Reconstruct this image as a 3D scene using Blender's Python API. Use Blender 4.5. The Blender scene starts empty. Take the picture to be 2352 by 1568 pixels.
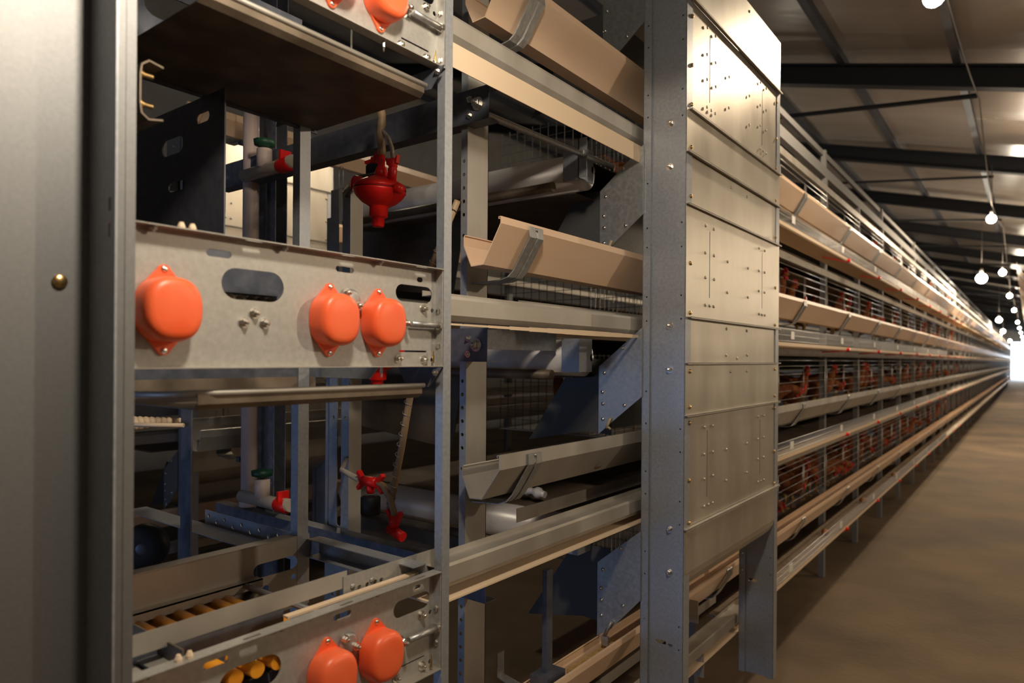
import bpy, math, random
from mathutils import Vector, Matrix, geometry
from mathutils.noise import noise as mnoise
R = math.radians
rnd = random.Random(7)
scene = bpy.context.scene
COL = scene.collection

# ------------------------------------------------------------------ camera
EYE = 1.55
cam_d = bpy.data.cameras.new('camera')
cam = bpy.data.objects.new('camera', cam_d)
COL.objects.link(cam)
HEAD, ROLL = R(37.2), 0.0070
cam_d.sensor_width = 36.0
cam_d.lens = 24.0
cam_d.shift_y = 39.0 / 2352
cam_d.clip_start, cam_d.clip_end = 0.02, 200
fw = Vector((-math.sin(HEAD), math.cos(HEAD), 0))
rt = Vector((math.cos(HEAD), math.sin(HEAD), 0))
up = Vector((0, 0, 1))
cr, sr = math.cos(ROLL), math.sin(ROLL)
rx = rt * cr - up * -sr * -1
rx = rt * cr + up * sr
ry = up * cr - rt * sr
m = Matrix((rx, ry, -fw)).transposed().to_4x4()
m.translation = (0, 0, EYE)
cam.matrix_world = m
cam_d.dof.use_dof = True
cam_d.dof.focus_distance = 1.75
cam_d.dof.aperture_fstop = 3.2
scene.camera = cam

# ------------------------------------------------------------------ world, light, exposure
w = bpy.data.worlds.new('world'); scene.world = w
w.use_nodes = True
w.node_tree.nodes['Background'].inputs[0].default_value = (0.62, 0.80, 1.0, 1)
w.node_tree.nodes['Background'].inputs[1].default_value = 6.0
scene.view_settings.view_transform = 'Standard'
scene.view_settings.look = 'None'
scene.view_settings.gamma = 1.0
scene.view_settings.use_curve_mapping = False
scene.view_settings.exposure = 0.0
WARM = (1.0, 0.77, 0.53)
COOL = (0.30, 0.52, 1.0)

def area_light(name, loc, target, sx, sy, power, color):
    d = bpy.data.lights.new(name, 'AREA'); d.shape = 'RECTANGLE'
    d.size, d.size_y, d.energy, d.color = sx, sy, power, color
    o = bpy.data.objects.new(name, d); COL.objects.link(o)
    o.location = loc
    o.rotation_euler = (Vector(target) - Vector(loc)).to_track_quat('-Z', 'Y').to_euler()
    return o
# daylight coming through the doorway in the near end wall
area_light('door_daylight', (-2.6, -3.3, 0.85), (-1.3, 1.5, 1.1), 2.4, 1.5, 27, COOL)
area_light('far_door_daylight', (-.35, 74.5, 1.7), (-.5, 20, 1.0), 2.1, 3.0, 500, (0.72, 0.86, 1.0))

def bulb_light(x, y, z, power, color=WARM, r=0.05):
    d = bpy.data.lights.new('bulb_light', 'SPOT'); d.energy, d.color = power, color
    d.spot_size, d.spot_blend = R(179), 0.04
    d.shadow_soft_size = r
    o = bpy.data.objects.new('bulb_light', d); COL.objects.link(o); o.location = (x, y, z)
    return o

# ------------------------------------------------------------------ materials
def mat(name, col, rough=0.5, metal=0.0, var=0.0, scale=20.0, col2=None, bump=0.0, bscale=60.0, stretch=None,
        emis=0.0, spec=None, detail=4.0, lo=0.35, hi=0.7):
    m = bpy.data.materials.new(name); m.use_nodes = True
    nt = m.node_tree; b = nt.nodes['Principled BSDF']
    b.inputs['Base Color'].default_value = (*col, 1)
    b.inputs['Roughness'].default_value = rough
    b.inputs['Metallic'].default_value = metal
    if spec is not None: b.inputs['Specular IOR Level'].default_value = spec
    tc = nt.nodes.new('ShaderNodeTexCoord')
    src = tc.outputs['Object']
    if stretch:
        mp = nt.nodes.new('ShaderNodeMapping'); mp.inputs['Scale'].default_value = stretch
        nt.links.new(src, mp.inputs['Vector']); src = mp.outputs['Vector']
    if col2 is not None:
        n = nt.nodes.new('ShaderNodeTexNoise'); n.inputs['Scale'].default_value = scale
        n.inputs['Detail'].default_value = detail
        nt.links.new(src, n.inputs['Vector'])
        r = nt.nodes.new('ShaderNodeValToRGB')
        r.color_ramp.elements[0].color = (*col, 1); r.color_ramp.elements[0].position = lo
        r.color_ramp.elements[1].color = (*col2, 1); r.color_ramp.elements[1].position = hi
        nt.links.new(n.outputs['Fac'], r.inputs['Fac'])
        nt.links.new(r.outputs['Color'], b.inputs['Base Color'])
        if var:
            mr = nt.nodes.new('ShaderNodeMapRange')
            mr.inputs['To Min'].default_value = max(0.05, rough - var); mr.inputs['To Max'].default_value = min(1, rough + var)
            nt.links.new(n.outputs['Fac'], mr.inputs['Value']); nt.links.new(mr.outputs['Result'], b.inputs['Roughness'])
    if bump:
        n2 = nt.nodes.new('ShaderNodeTexNoise'); n2.inputs['Scale'].default_value = bscale
        n2.inputs['Detail'].default_value = 5
        nt.links.new(src, n2.inputs['Vector'])
        bp = nt.nodes.new('ShaderNodeBump'); bp.inputs['Strength'].default_value = bump; bp.inputs['Distance'].default_value = 0.02
        nt.links.new(n2.outputs['Fac'], bp.inputs['Height']); nt.links.new(bp.outputs['Normal'], b.inputs['Normal'])
    if emis:
        b.inputs['Emission Color'].default_value = (*col, 1); b.inputs['Emission Strength'].default_value = emis
    return m
M = {}
M['galv'] = mat('galvanised_steel', (0.36, 0.36, 0.35), 0.42, 0.75, 0.1, 90, (0.46, 0.46, 0.45), bump=0.02)
M['galv_dusty'] = mat('dusty_galvanised_steel', (0.40, 0.37, 0.32), 0.50, 0.55, 0.12, 7, (0.52, 0.49, 0.44), stretch=(1, 1, .5), bump=0.03)
M['cover'] = mat('plain_galvanised_sheet', (0.23, 0.233, 0.235), 0.54, 0.8, 0, 160, (0.255, 0.257, 0.257), bump=0.01)
M['panel'] = mat('zinc_sheet', (0.40, 0.39, 0.36), 0.45, 0.45, 0.08, 110, (0.47, 0.46, 0.43), bump=0.02)
M['hopper'] = mat('weathered_hopper_sheet', (0.46, 0.42, 0.35), 0.42, 0.75, 0.1, 6, (0.60, 0.56, 0.48), stretch=(1, 1, .45), bump=0.04, bscale=9)
M['post'] = mat('bluish_galvanised_post', (0.33, 0.35, 0.38), 0.45, 0.55, 0.1, 120, (0.40, 0.42, 0.45), bump=0.02)
M['rail'] = mat('dull_grey_rail', (0.26, 0.26, 0.26), 0.7, 0.2)
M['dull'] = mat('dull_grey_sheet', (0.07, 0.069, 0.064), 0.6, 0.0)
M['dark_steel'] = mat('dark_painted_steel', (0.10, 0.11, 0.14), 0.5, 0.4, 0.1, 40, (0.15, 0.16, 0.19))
M['brown_steel'] = mat('grimy_steel', (0.10, 0.075, 0.05), 0.55, 0.35, 0.12, 12, (0.22, 0.17, 0.12), bump=0.05)
M['rafter'] = mat('black_painted_rafter', (0.018, 0.019, 0.024), 0.6, 0.0)
M['cream'] = mat('cream_plastic', (0.74, 0.52, 0.35), 0.33, 0, 0.06, 9, (0.80, 0.58, 0.41), stretch=(1, .2, 1))
M['cream_edge'] = mat('cream_belt_edge', (0.75, 0.58, 0.40), 0.6)
M['belt'] = mat('woven_egg_belt', (0.62, 0.52, 0.38), 0.8, 0, 0.05, 30, (0.48, 0.38, 0.26), bump=0.1)
M['orange'] = mat('orange_plastic', (0.95, 0.125, 0.035), 0.38, 0, 0.05, 14, (0.98, 0.17, 0.06))
M['red'] = mat('red_plastic', (0.80, 0.012, 0.008), 0.35)
M['green'] = mat('green_plastic', (0.01, 0.06, 0.03), 0.45)
M['black'] = mat('black_rubber', (0.012, 0.012, 0.013), 0.55)
M['chrome'] = mat('bright_zinc_bolt', (0.75, 0.72, 0.66), 0.25, 1.0)
M['brass'] = mat('yellow_zinc_bolt', (0.62, 0.42, 0.18), 0.3, 1.0)
M['pvc'] = mat('pale_pvc_pipe', (0.56, 0.44, 0.40), 0.45, 0, 0.05, 12, (0.62, 0.50, 0.44))
M['drum'] = mat('grey_coated_drum', (0.66, 0.63, 0.61), 0.36, 0.1, 0.08, 9, (0.36, 0.25, 0.16), lo=0.5, hi=0.85)
M['hose'] = mat('tan_hose', (0.32, 0.22, 0.12), 0.5)
M['clear'] = mat('clear_hose', (0.45, 0.38, 0.30), 0.2)
M['roller'] = mat('amber_roller', (0.90, 0.38, 0.025), 0.25, 0, 0.05, 20, (0.78, 0.28, 0.02))
M['manure'] = mat('brown_manure_belt', (0.085, 0.060, 0.038), 0.75, 0, 0.1, 6, (0.16, 0.115, 0.075), bump=0.1)
M['wire'] = mat('cage_wire', (0.55, 0.55, 0.54), 0.35, 0.8)
M['tag'] = mat('white_plastic_tag', (0.80, 0.78, 0.72), 0.5)
M['feed'] = mat('yellow_mash_feed', (0.52, 0.32, 0.10), 0.95, 0, 0, 60, (0.66, 0.46, 0.20), bump=0.6, bscale=150)
M['egg'] = mat('brown_eggshell', (0.36, 0.13, 0.05), 0.5)
M['feather'] = mat('brown_feathers', (0.20, 0.055, 0.016), 0.8, 0, 0.05, 25, (0.42, 0.15, 0.045), bump=0.3, bscale=60)
M['feather_pale'] = mat('buff_feathers', (0.42, 0.20, 0.07), 0.85, 0, 0, 60, (0.25, 0.10, 0.03), bump=0.4)
M['comb'] = mat('red_comb', (0.55, 0.018, 0.016), 0.5)
M['beak'] = mat('horn_beak', (0.50, 0.30, 0.10), 0.4)
M['eye'] = mat('dark_eye', (0.02, 0.01, 0.005), 0.15)
M['floor'] = mat('stained_concrete', (0.10, 0.068, 0.038), 0.85, 0, 0.1, 1.1, (0.25, 0.178, 0.105), bump=0.15, bscale=25, detail=9, lo=.3, hi=.7)
M['ceiling'] = mat('crinkled_ceiling_film', (0.47, 0.42, 0.37), 0.24, 0, 0.08, 1.5, (0.57, 0.515, 0.46), bump=0.35, bscale=3.5, stretch=(.35, 1, 1))
M['wall'] = mat('pale_wall_sheet', (0.42, 0.40, 0.36), 0.7, 0, 0, 3, (0.5, 0.48, 0.44))
M['bulb'] = mat('glowing_bulb', (1.0, 0.90, 0.72), 0.3, emis=170.0)
M['bulbcool'] = mat('glowing_cool_bulb', (0.92, 0.96, 1.0), 0.3, emis=70.0)
M['cord'] = mat('grey_cord', (0.22, 0.19, 0.16), 0.6)
M['wood'] = mat('pale_twine', (0.45, 0.36, 0.22), 0.9)

# ------------------------------------------------------------------ mesh builder
class MB:
    def __init__(s): s.v = []; s.f = []; s.sm = []
    def add(s, vs, fs, smooth=False):
        o = len(s.v); s.v += [tuple(p) for p in vs]
        s.f += [tuple(i + o for i in f) for f in fs]; s.sm += [smooth] * len(fs)
        return s
    def box(s, x0, x1, y0, y1, z0, z1):
        x0, x1 = sorted((x0, x1)); y0, y1 = sorted((y0, y1)); z0, z1 = sorted((z0, z1))
        v = [(x, y, z) for x in (x0, x1) for y in (y0, y1) for z in (z0, z1)]
        return s.add(v, [(0, 1, 3, 2), (4, 6, 7, 5), (0, 4, 5, 1), (2, 3, 7, 6), (0, 2, 6, 4), (1, 5, 7, 3)])
    def prism(s, pts, axis, a, b):
        """pts: polygon in the two axes other than `axis` (in xyz order), extruded from a to b"""
        area = sum(pts[i][0] * pts[(i + 1) % len(pts)][1] - pts[(i + 1) % len(pts)][0] * pts[i][1] for i in range(len(pts)))
        if (area < 0) != (axis == 1): pts = pts[::-1]
        if a > b: a, b = b, a
        def mk(p, t):
            return (t, p[0], p[1]) if axis == 0 else (p[0], t, p[1]) if axis == 1 else (p[0], p[1], t)
        n = len(pts)
        v = [mk(p, a) for p in pts] + [mk(p, b) for p in pts]
        f = [tuple(range(n))[::-1], tuple(range(n, 2 * n))] + [(i, (i + 1) % n, n + (i + 1) % n, n + i) for i in range(n)]
        return s.add(v, f)
    def strip(s, prof, axis, a, b, t=0.0015):
        """open folded-sheet profile, thickness t, extruded along axis"""
        def off(sgn):
            out = []
            for i, p in enumerate(prof):
                d = Vector((0, 0))
                if i > 0:
                    e = Vector(p) - Vector(prof[i - 1]); d += Vector((-e.y, e.x)).normalized()
                if i < len(prof) - 1:
                    e = Vector(prof[i + 1]) - Vector(p); d += Vector((-e.y, e.x)).normalized()
                if d.length < 1e-6: d = Vector((0, 1))
                d.normalize()
                out.append((p[0] + d.x * sgn * t / 2, p[1] + d.y * sgn * t / 2))
            return out
        A, B = off(1), off(-1)
        def mk(p, q):
            return (q, p[0], p[1]) if axis == 0 else (p[0], q, p[1]) if axis == 1 else (p[0], p[1], q)
        n = len(prof)
        for i in range(n - 1):
            q = [A[i], A[i + 1], B[i + 1], B[i]]
            v = [mk(p, a) for p in q] + [mk(p, b) for p in q]
            s.add(v, [(0, 1, 2, 3), (7, 6, 5, 4), (0, 4, 5, 1), (1, 5, 6, 2), (2, 6, 7, 3), (3, 7, 4, 0)])
        return s
    def tube(s, path, r, n=10, caps=True, smooth=True):
        path = [Vector(p) for p in path]
        rs = r if isinstance(r, (list, tuple)) else [r] * len(path)
        vs = []; ref = None
        for i, p in enumerate(path):
            t = (path[min(i + 1, len(path) - 1)] - path[max(i - 1, 0)]).normalized()
            if ref is None:
                ref = Vector((0, 0, 1)) if abs(t.z) < 0.9 else Vector((1, 0, 0))
            u = (ref - t * ref.dot(t)).normalized(); ref = u
            q = t.cross(u)
            for k in range(n):
                an = 2 * math.pi * k / n
                vs.append(p + (u * math.cos(an) + q * math.sin(an)) * rs[i])
        fs = []
        for i in range(len(path) - 1):
            for k in range(n):
                fs.append((i * n + k, i * n + (k + 1) % n, (i + 1) * n + (k + 1) % n, (i + 1) * n + k))
        s.add(vs, fs, smooth)
        if caps:
            o = len(s.v) - len(vs)
            s.f += [tuple(o + k for k in range(n))[::-1], tuple(o + (len(path) - 1) * n + k for k in range(n))]
            s.sm += [False, False]
        return s
    def lathe(s, prof, org, axis=(0, 0, 1), n=20, smooth=True):
        """prof: list of (radius, height)"""
        ax = Vector(axis).normalized(); org = Vector(org)
        ref = Vector((0, 0, 1)) if abs(ax.z) < 0.9 else Vector((1, 0, 0))
        u = (ref - ax * ref.dot(ax)).normalized(); q = ax.cross(u)
        vs = []
        for r, h in prof:
            for k in range(n):
                an = 2 * math.pi * k / n
                vs.append(org + ax * h + (u * math.cos(an) + q * math.sin(an)) * max(r, 1e-5))
        fs = [(i * n + k, i * n + (k + 1) % n, (i + 1) * n + (k + 1) % n, (i + 1) * n + k) for i in range(len(prof) - 1) for k in range(n)]
        fs += [tuple(range(n))[::-1], tuple((len(prof) - 1) * n + k for k in range(n))]
        return s.add(vs, fs, smooth)
    def plate(s, outer, holes, axis, a, b):
        """flat plate (outer loop, hole loops) in the plane of the two other axes, thickness a..b"""
        def inside(p, poly):
            c = False; j = len(poly) - 1
            for i in range(len(poly)):
                if (poly[i][1] > p[1]) != (poly[j][1] > p[1]) and p[0] < (poly[j][0] - poly[i][0]) * (p[1] - poly[i][1]) / (poly[j][1] - poly[i][1]) + poly[i][0]:
                    c = not c
                j = i
            return c
        pts = []; edges = []
        for lp in [outer] + holes:
            o = len(pts); pts += [Vector(p) for p in lp]
            edges += [(o + i, o + (i + 1) % len(lp)) for i in range(len(lp))]
        v2, e2, f2, _, _, _ = geometry.delaunay_2d_cdt(pts, edges, [], 0, 1e-6)
        def mk(p, t):
            return (t, p[0], p[1]) if axis == 0 else (p[0], t, p[1]) if axis == 1 else (p[0], p[1], t)
        tris = []
        for f in f2:
            c = sum((v2[i] for i in f), Vector((0, 0))) / len(f)
            if inside(c, outer) and not any(inside(c, h) for h in holes): tris.append(tuple(f))
        s.add([mk(p, a) for p in v2], [t[::-1] for t in tris])
        s.add([mk(p, b) for p in v2], tris)
        for lp in [outer] + holes:
            n = len(lp)
            s.add([mk(p, a) for p in lp] + [mk(p, b) for p in lp], [(i, (i + 1) % n, n + (i + 1) % n, n + i) for i in range(n)])
        return s
    def build(s, name, material, parent=None, loc=None):
        me = bpy.data.meshes.new(name)
        me.from_pydata(s.v, [], s.f)
        me.polygons.foreach_set('use_smooth', s.sm)
        me.materials.append(M[material] if isinstance(material, str) else material)
        me.update()
        o = bpy.data.objects.new(name, me); COL.objects.link(o)
        if parent: o.parent = parent
        if loc: o.location = loc
        return o

def slot(cx, cy, w, h, n=8):
    """stadium shaped loop"""
    r = min(w, h) / 2; out = []
    if w >= h:
        for sx, a0 in ((1, -90), (-1, 90)):
            for i in range(n + 1):
                a = R(a0 + 180 * i / n); out.append((cx + sx * (w / 2 - r) + r * math.cos(a), cy + r * math.sin(a)))
    else:
        for sy, a0 in ((1, 0), (-1, 180)):
            for i in range(n + 1):
                a = R(a0 + 180 * i / n); out.append((cx + r * math.cos(a), cy + sy * (h / 2 - r) + r * math.sin(a)))
    return out
def rect(a0, a1, b0, b1): return [(a0, b0), (a1, b0), (a1, b1), (a0, b1)]
def disc(cx, cy, r, n=12): return [(cx + r * math.cos(2 * math.pi * i / n), cy + r * math.sin(2 * math.pi * i / n)) for i in range(n)]

def tag(o, label=None, cat=None, group=None, kind=None):
    if label: o['label'] = label
    if cat: o['category'] = cat
    if group: o['group'] = group
    if kind: o['kind'] = kind
    return o
def empty(name, loc, label, cat, group=None):
    o = bpy.data.objects.new(name, None); COL.objects.link(o)
    o.empty_display_size = 0.05
    return tag(o, label, cat, group)
def struct(o): o['kind'] = 'structure'; return o
def copy_tree(o, parent=None):
    c = o.copy(); COL.objects.link(c)
    if parent: c.parent = parent
    for ch in list(o.children): copy_tree(ch, c)
    return c
def bolt(p, axis, r=0.008, h=0.014, mb=None):
    """hex nut, washer and stud end"""
    b = mb or MB(); p = Vector(p); ax = Vector(axis).normalized()
    b.lathe([(r * 1.45, 0), (r * 1.45, 0.0018)], p, ax, 14, False)
    b.lathe([(r, 0.0018), (r, h * .62), (r * .9, h * .66)], p, ax, 6, False)
    b.lathe([(r * .55, h * .6), (r * .55, h), (r * .3, h * 1.06)], p, ax, 10, False)
    return b
def dome(p, axis, r, mb):
    mb.lathe([(r, 0), (r * .95, r * .25), (r * .7, r * .55), (r * .3, r * .72)], p, axis, 10, True)

TZ = [0.677, 1.315, 1.887, 2.489]     # front lip height of the four tiers of feed trough
TN = ['bottom', 'second', 'third', 'top']

# ------------------------------------------------------------------ building shell
def ceil_z(x): return 4.24 - 0.256 * x
fl = MB().box(-9.5, 6.0, -3.6, 78, -0.1, 0).build('floor', 'floor'); struct(fl)
cm = MB()
cm.add([(-9.5, -3.6, ceil_z(-9.5)), (6.0, -3.6, ceil_z(6.0)), (6.0, 78, ceil_z(6.0)), (-9.5, 78, ceil_z(-9.5)),
        (-9.5, -3.6, ceil_z(-9.5) + .1), (6.0, -3.6, ceil_z(6.0) + .1), (6.0, 78, ceil_z(6.0) + .1), (-9.5, 78, ceil_z(-9.5) + .1)],
       [(0, 3, 2, 1), (4, 5, 6, 7), (0, 1, 5, 4), (1, 2, 6, 5), (2, 3, 7, 6), (3, 0, 4, 7)])
struct(cm.build('ceiling', 'ceiling'))
struct(MB().box(-9.6, -9.5, -3.7, 78, 0, 7).build('wall_left', 'wall'))
struct(MB().box(6.0, 6.1, -3.7, 78, 0, 4).build('wall_right', 'wall'))
struct(MB().box(-9.5, 6.0, -3.7, -3.6, 0, 7).build('wall_near', 'wall'))
fw_ = MB().box(-9.5, -1.35, 75, 75.1, 0, 7).box(.8, 6.0, 75, 75.1, 0, 7).box(-1.35, .8, 75, 75.1, 3.3, 7)
struct(fw_.build('wall_far', 'wall'))
ti = 0
for k in range(22):                       # sloping roof rafters
    y = 0.65 + 3.43 * k
    b = MB()
    for dz0, dz1, hw in ((-.02, 0, .06), (-.20, -.02, .006), (-.215, -.20, .06)):
        x0, x1 = -9.5, 6.0
        z = lambda x, d: 4.147 - 0.256 * x + d
        v = [(x, yy, z(x, d)) for x in (x0, x1) for yy in (y - hw, y + hw) for d in (dz0, dz1)]
        b.add(v, [(0, 1, 3, 2), (4, 6, 7, 5), (0, 4, 5, 1), (2, 3, 7, 6), (0, 2, 6, 4), (1, 5, 7, 3)])
    ti += 1; struct(b.build('trim_%d' % ti, 'rafter'))
for k in range(12):                       # purlins running down the house
    x = -0.55 - 0.98 * (k - 2)
    z = 4.147 - 0.256 * x
    ti += 1; struct(MB().strip([(x - .03, z + .09), (x - .03, z), (x + .03, z), (x + .03, z + .09)], 1, -3.6, 75, .004).build('trim_%d' % ti, 'dark_steel'))
for k in range(12):                       # tie bars under the rafters
    y = 7.56 + 3.43 * k
    ti += 1; struct(MB().tube([(-.40, y, 3.99), (-4.4, y + .3, 4.47)], .018 if k else .024, 6).build('trim_%d' % ti, 'rafter'))

# ------------------------------------------------------------------ lamps down the aisle
def lamp(x, y, z, power, label, group=None, r=0.05, cord_to=None, bm='bulb', col=WARM):
    t = empty('hanging_bulb', (x, y, z), label, 'lamp', group); t.location = (x, y, z)
    MB().lathe([(r * .3, r * .98), (r * .7, r * .72), (r * .93, r * .36), (r, 0), (r * .93, -r * .36), (r * .7, -r * .72), (r * .35, -r * .94), (r * .05, -r)], (0, 0, 0), (0, 0, 1), 16).build('bulb', bm, t)
    MB().lathe([(r * .28, r * .98), (r * .30, r * 1.9), (r * .15, r * 2.1)], (0, 0, 0), (0, 0, 1), 12).build('socket', 'cord', t)
    ztop = (cord_to if cord_to is not None else ceil_z(x)) - z
    MB().tube([(0, 0, r * 3.2), (0.003, 0, ztop * .5), (0, 0, ztop)], .004, 6).build('cord', 'cord', t)
    L = bulb_light(x, y, z - r * 1.7, power, col); 
    return t
LG = 'bulbs strung along the aisle'
string = [(-.40, 4.05, 3.40), (-.375, 9.86, 3.24), (-.375, 14.0, 3.04), (-.375, 18.9, 3.03), (-.375, 24.4, 3.04), (-.375, 31.0, 3.0),
          (-.375, 36.3, 3.0), (-.375, 42.0, 3.0), (-.375, 49.0, 3.0), (-.375, 56, 3.0), (-.375, 63, 3.0), (-.375, 71, 3.0)]
slab = ['bright bulb cut off by the top edge above the aisle', 'single bulb at the end of the long slanting cord, nearest whole bulb in view',
        'small bulb right beside the larger bracket lamp, over the aisle', 'aisle bulb just below and right of the bracket lamp']
for i, (x, y, z) in enumerate(string):
    lamp(x, y, z, 62 if i == 0 else 95, slab[i] if i < len(slab) else 'small far bulb in the string above the aisle floor',
         LG if i >= len(slab) else None, cord_to=3.9 if y < 30 else None)
big = [(-.73, 15.4, 3.10), (-.93, 31.0, 3.10), (-1.1, 42.5, 3.10), (-1.2, 62, 3.10)]
blab = ['large bright lamp with pale neck, biggest glow over the cages', 'lamp over the cage row next after the largest glowing lamp',
        'lamp low over the cage row, just above the fourth small aisle bulb cluster', 'farthest cage-side lamp, almost merged with the bright door']
for (x, y, z), lb in zip(big, blab): lamp(x, y, z, 150, lb, r=.09)
# unseen bulbs: overhead one read off shadows, right-hand ones added as frontal fill
for i, (x, y, z, p) in enumerate(((-.30, 0.50, 2.52, 40), (2.2, 2.9, 2.75, 70), (2.2, 7.5, 2.75, 52), (2.2, 12.5, 2.75, 48), (2.2, 18, 2.75, 48), (2.2, 26, 2.75, 60))): lamp(x, y, z, p, 'unseen bulb to the right or overhead, added to light the near side of the row', 'added unseen bulbs', col=(1.0, .85, .68) if i == 0 else WARM)
lamp(-3.35, 2.75, 3.1, 15, 'bulb over the neighbouring aisle on the left')
lamp(-3.35, 9.5, 3.1, 14, 'bulb farther down the neighbouring aisle on the left')
wire_pts = []
seq = [(-.38, .6, 4.0), (-.38, 4.06, 3.55), (-.38, 7.5, 3.93), (-.375, 9.86, 3.42), (-.375, 14.35, 3.85), (-.375, 18.9, 3.3), (-.375, 24.4, 3.3), (-.375, 31, 3.3)]
for i in range(len(seq) - 1):
    a, b_ = Vector(seq[i]), Vector(seq[i + 1])
    for j in range(6):
        t = j / 6; p = a.lerp(b_, t); p.z -= .05 * math.sin(math.pi * t); wire_pts.append(p)
tag(MB().tube(wire_pts, .006, 6).build('supply_cord', 'cord'), 'long pale cord slanting under the rafters to the bulbs', 'cord')

# ------------------------------------------------------------------ near left cover column
t = empty('end_cover_column', (-1.0, .39, 0), 'tall plain grey sheet-metal cover column filling the left edge', 'cover')
MB().strip([(-1.008, -.25), (-1.008, .388)], 2, 0, 2.75, .003).build('cover_sheet', 'cover', t)
MB().plate([(-1.009, 0), (-.929, 0), (-.929, 2.75), (-1.009, 2.75)], [slot(-.945, z, .008, .020) for z in (2.06, 1.745, 1.712, .9)], 1, .386, .389).build('return_flange', 'post', t)
MB().box(-.932, -.929, .389, .411, 0, 2.75).box(-.9292, -.9280, .398, .4005, 0, 2.75).build('edge_strip', 'cover', t)
bb = MB(); bb.lathe([(.009, 0), (.009, .003), (.007, .005)], (-1.0065, .351, 1.646), (1, 0, 0), 18); bb.build('bolt_head', 'brass', t)

# ------------------------------------------------------------------ end frame posts
t = empty('frame_post', (-.95, 1.03, 0), 'slim angle post at the right end of the orange-capped panels', 'post')
MB().strip([(-.970, 1.0205), (-.950, 1.0205), (-.950, 1.0415), (-.970, 1.0415)], 2, 0, 2.9, .002).build('post_body', 'post', t)
for z in (1.645, 1.575, 2.25, 2.155, 1.04, .97):
    bb = MB(); bb.lathe([(.007, 0), (.007, .004), (.005, .006)], (-.9605, 1.0195, z), (0, -1, 0), 6, False); bb.build('bolt_head', 'chrome', t)

t = empty('inner_frame_post', (-1.32, .96, 0), 'pale upright between the top drip tray and the lower roller frame', 'post')
MB().strip([(-1.345, .940), (-1.320, .940), (-1.320, .967), (-1.345, .967)], 2, 0, 2.13, .002).build('post_body', 'post', t)
MB().plate([(-1.40, 2.085), (-1.27, 2.085), (-1.29, 2.13), (-1.38, 2.13)], [], 1, .93, .933).build('head_plate', 'dark_steel', t)

t = empty('slotted_post', (-1.7, 1.37, 0), 'blue-lit post with long slots beside the inner upright', 'post')
MB().plate(rect(-1.775, -1.68, 0, 2.08), [slot(-1.727, 1.9, .02, .5), slot(-1.727, 1.33, .02, .62), slot(-1.727, .62, .02, .5)] +
           [disc(-1.755, z, .006, 8) for z in (1.77, 1.36, .8)] + [disc(-1.697, z, .006, 8) for z in (1.77, 1.36, .8)], 1, 1.380, 1.383).build('slotted_face', 'post', t)
MB().box(-1.683, -1.680, 1.383, 1.43, 0, 2.08).build('side_flange', 'galv_dusty', t)
MB().box(-1.82, -1.79, 1.40, 1.403, 0, 2.0).build('rear_strip', 'post', t)

t = empty('rear_pipe_post', (-2.2, 1.40, 0), 'perforated dark channel post behind the pale upright pipe', 'post')
MB().plate(rect(-2.275, -2.235, 0, 2.9), [disc(-2.255, .3 + .07 * i, .007, 8) for i in range(37)], 1, 1.395, 1.398).build('left_face', 'post', t)
MB().plate(rect(-2.15, -2.10, 0, 2.9), [disc(-2.112, .3 + .045 * i, .004, 6) for i in range(57)], 1, 1.395, 1.398).build('right_face', 'dark_steel', t)
MB().box(-2.275, -2.10, 1.44, 1.443, 0, 2.9).build('web', 'dark_steel', t)

t = empty('rear_trough_post', (-2.33, 1.42, 0), 'dark upright hidden behind the pale pipe, carrying the rear trough ends', 'post')
MB().box(-2.345, -2.325, 1.445, 1.465, 0, 2.4).box(-2.345, -2.325, 1.40, 1.445, 2.335, 2.352).box(-2.345, -2.325, 1.40, 1.445, 1.160, 1.178).build('post_body', 'dark_steel', t)
t = empty('thin_rear_post', (-1.55, .8, 0), 'thin dark upright nearest the left cover column', 'post')
MB().box(-1.573, -1.527, .8, .804, 0, 2.07).build('post_body', 'dark_steel', t)
for dz in (0,):
    MB().box(-1.50, -1.497, .62, .80, 1.80, 1.83).build('cross_strip', 'dark_steel', t)

t = empty('cage_end_post', (-1.18, 1.39, 0), 'wide upright with a column of round holes behind the trough ends', 'post')
MB().plate(rect(-1.193, -1.171, 0, 2.75), [disc(-1.183, z, .0052, 8) for z in [1.93 + d for d in (.03, .065, -.005, .10, .135, -.06)] + [1.70, 1.665, 1.64, 1.61] +
            [1.49 - .035 * i for i in range(6)] + [1.26] + [.9 - .035 * i for i in range(7)]], 1, 1.345, 1.347).build('hole_flange', 'post', t)
MB().box(-1.173, -1.171, 1.347, 1.431, 0, 2.75).box(-1.193, -1.171, 1.429, 1.431, 0, 2.75).build('front_face', 'galv_dusty', t)

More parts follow.
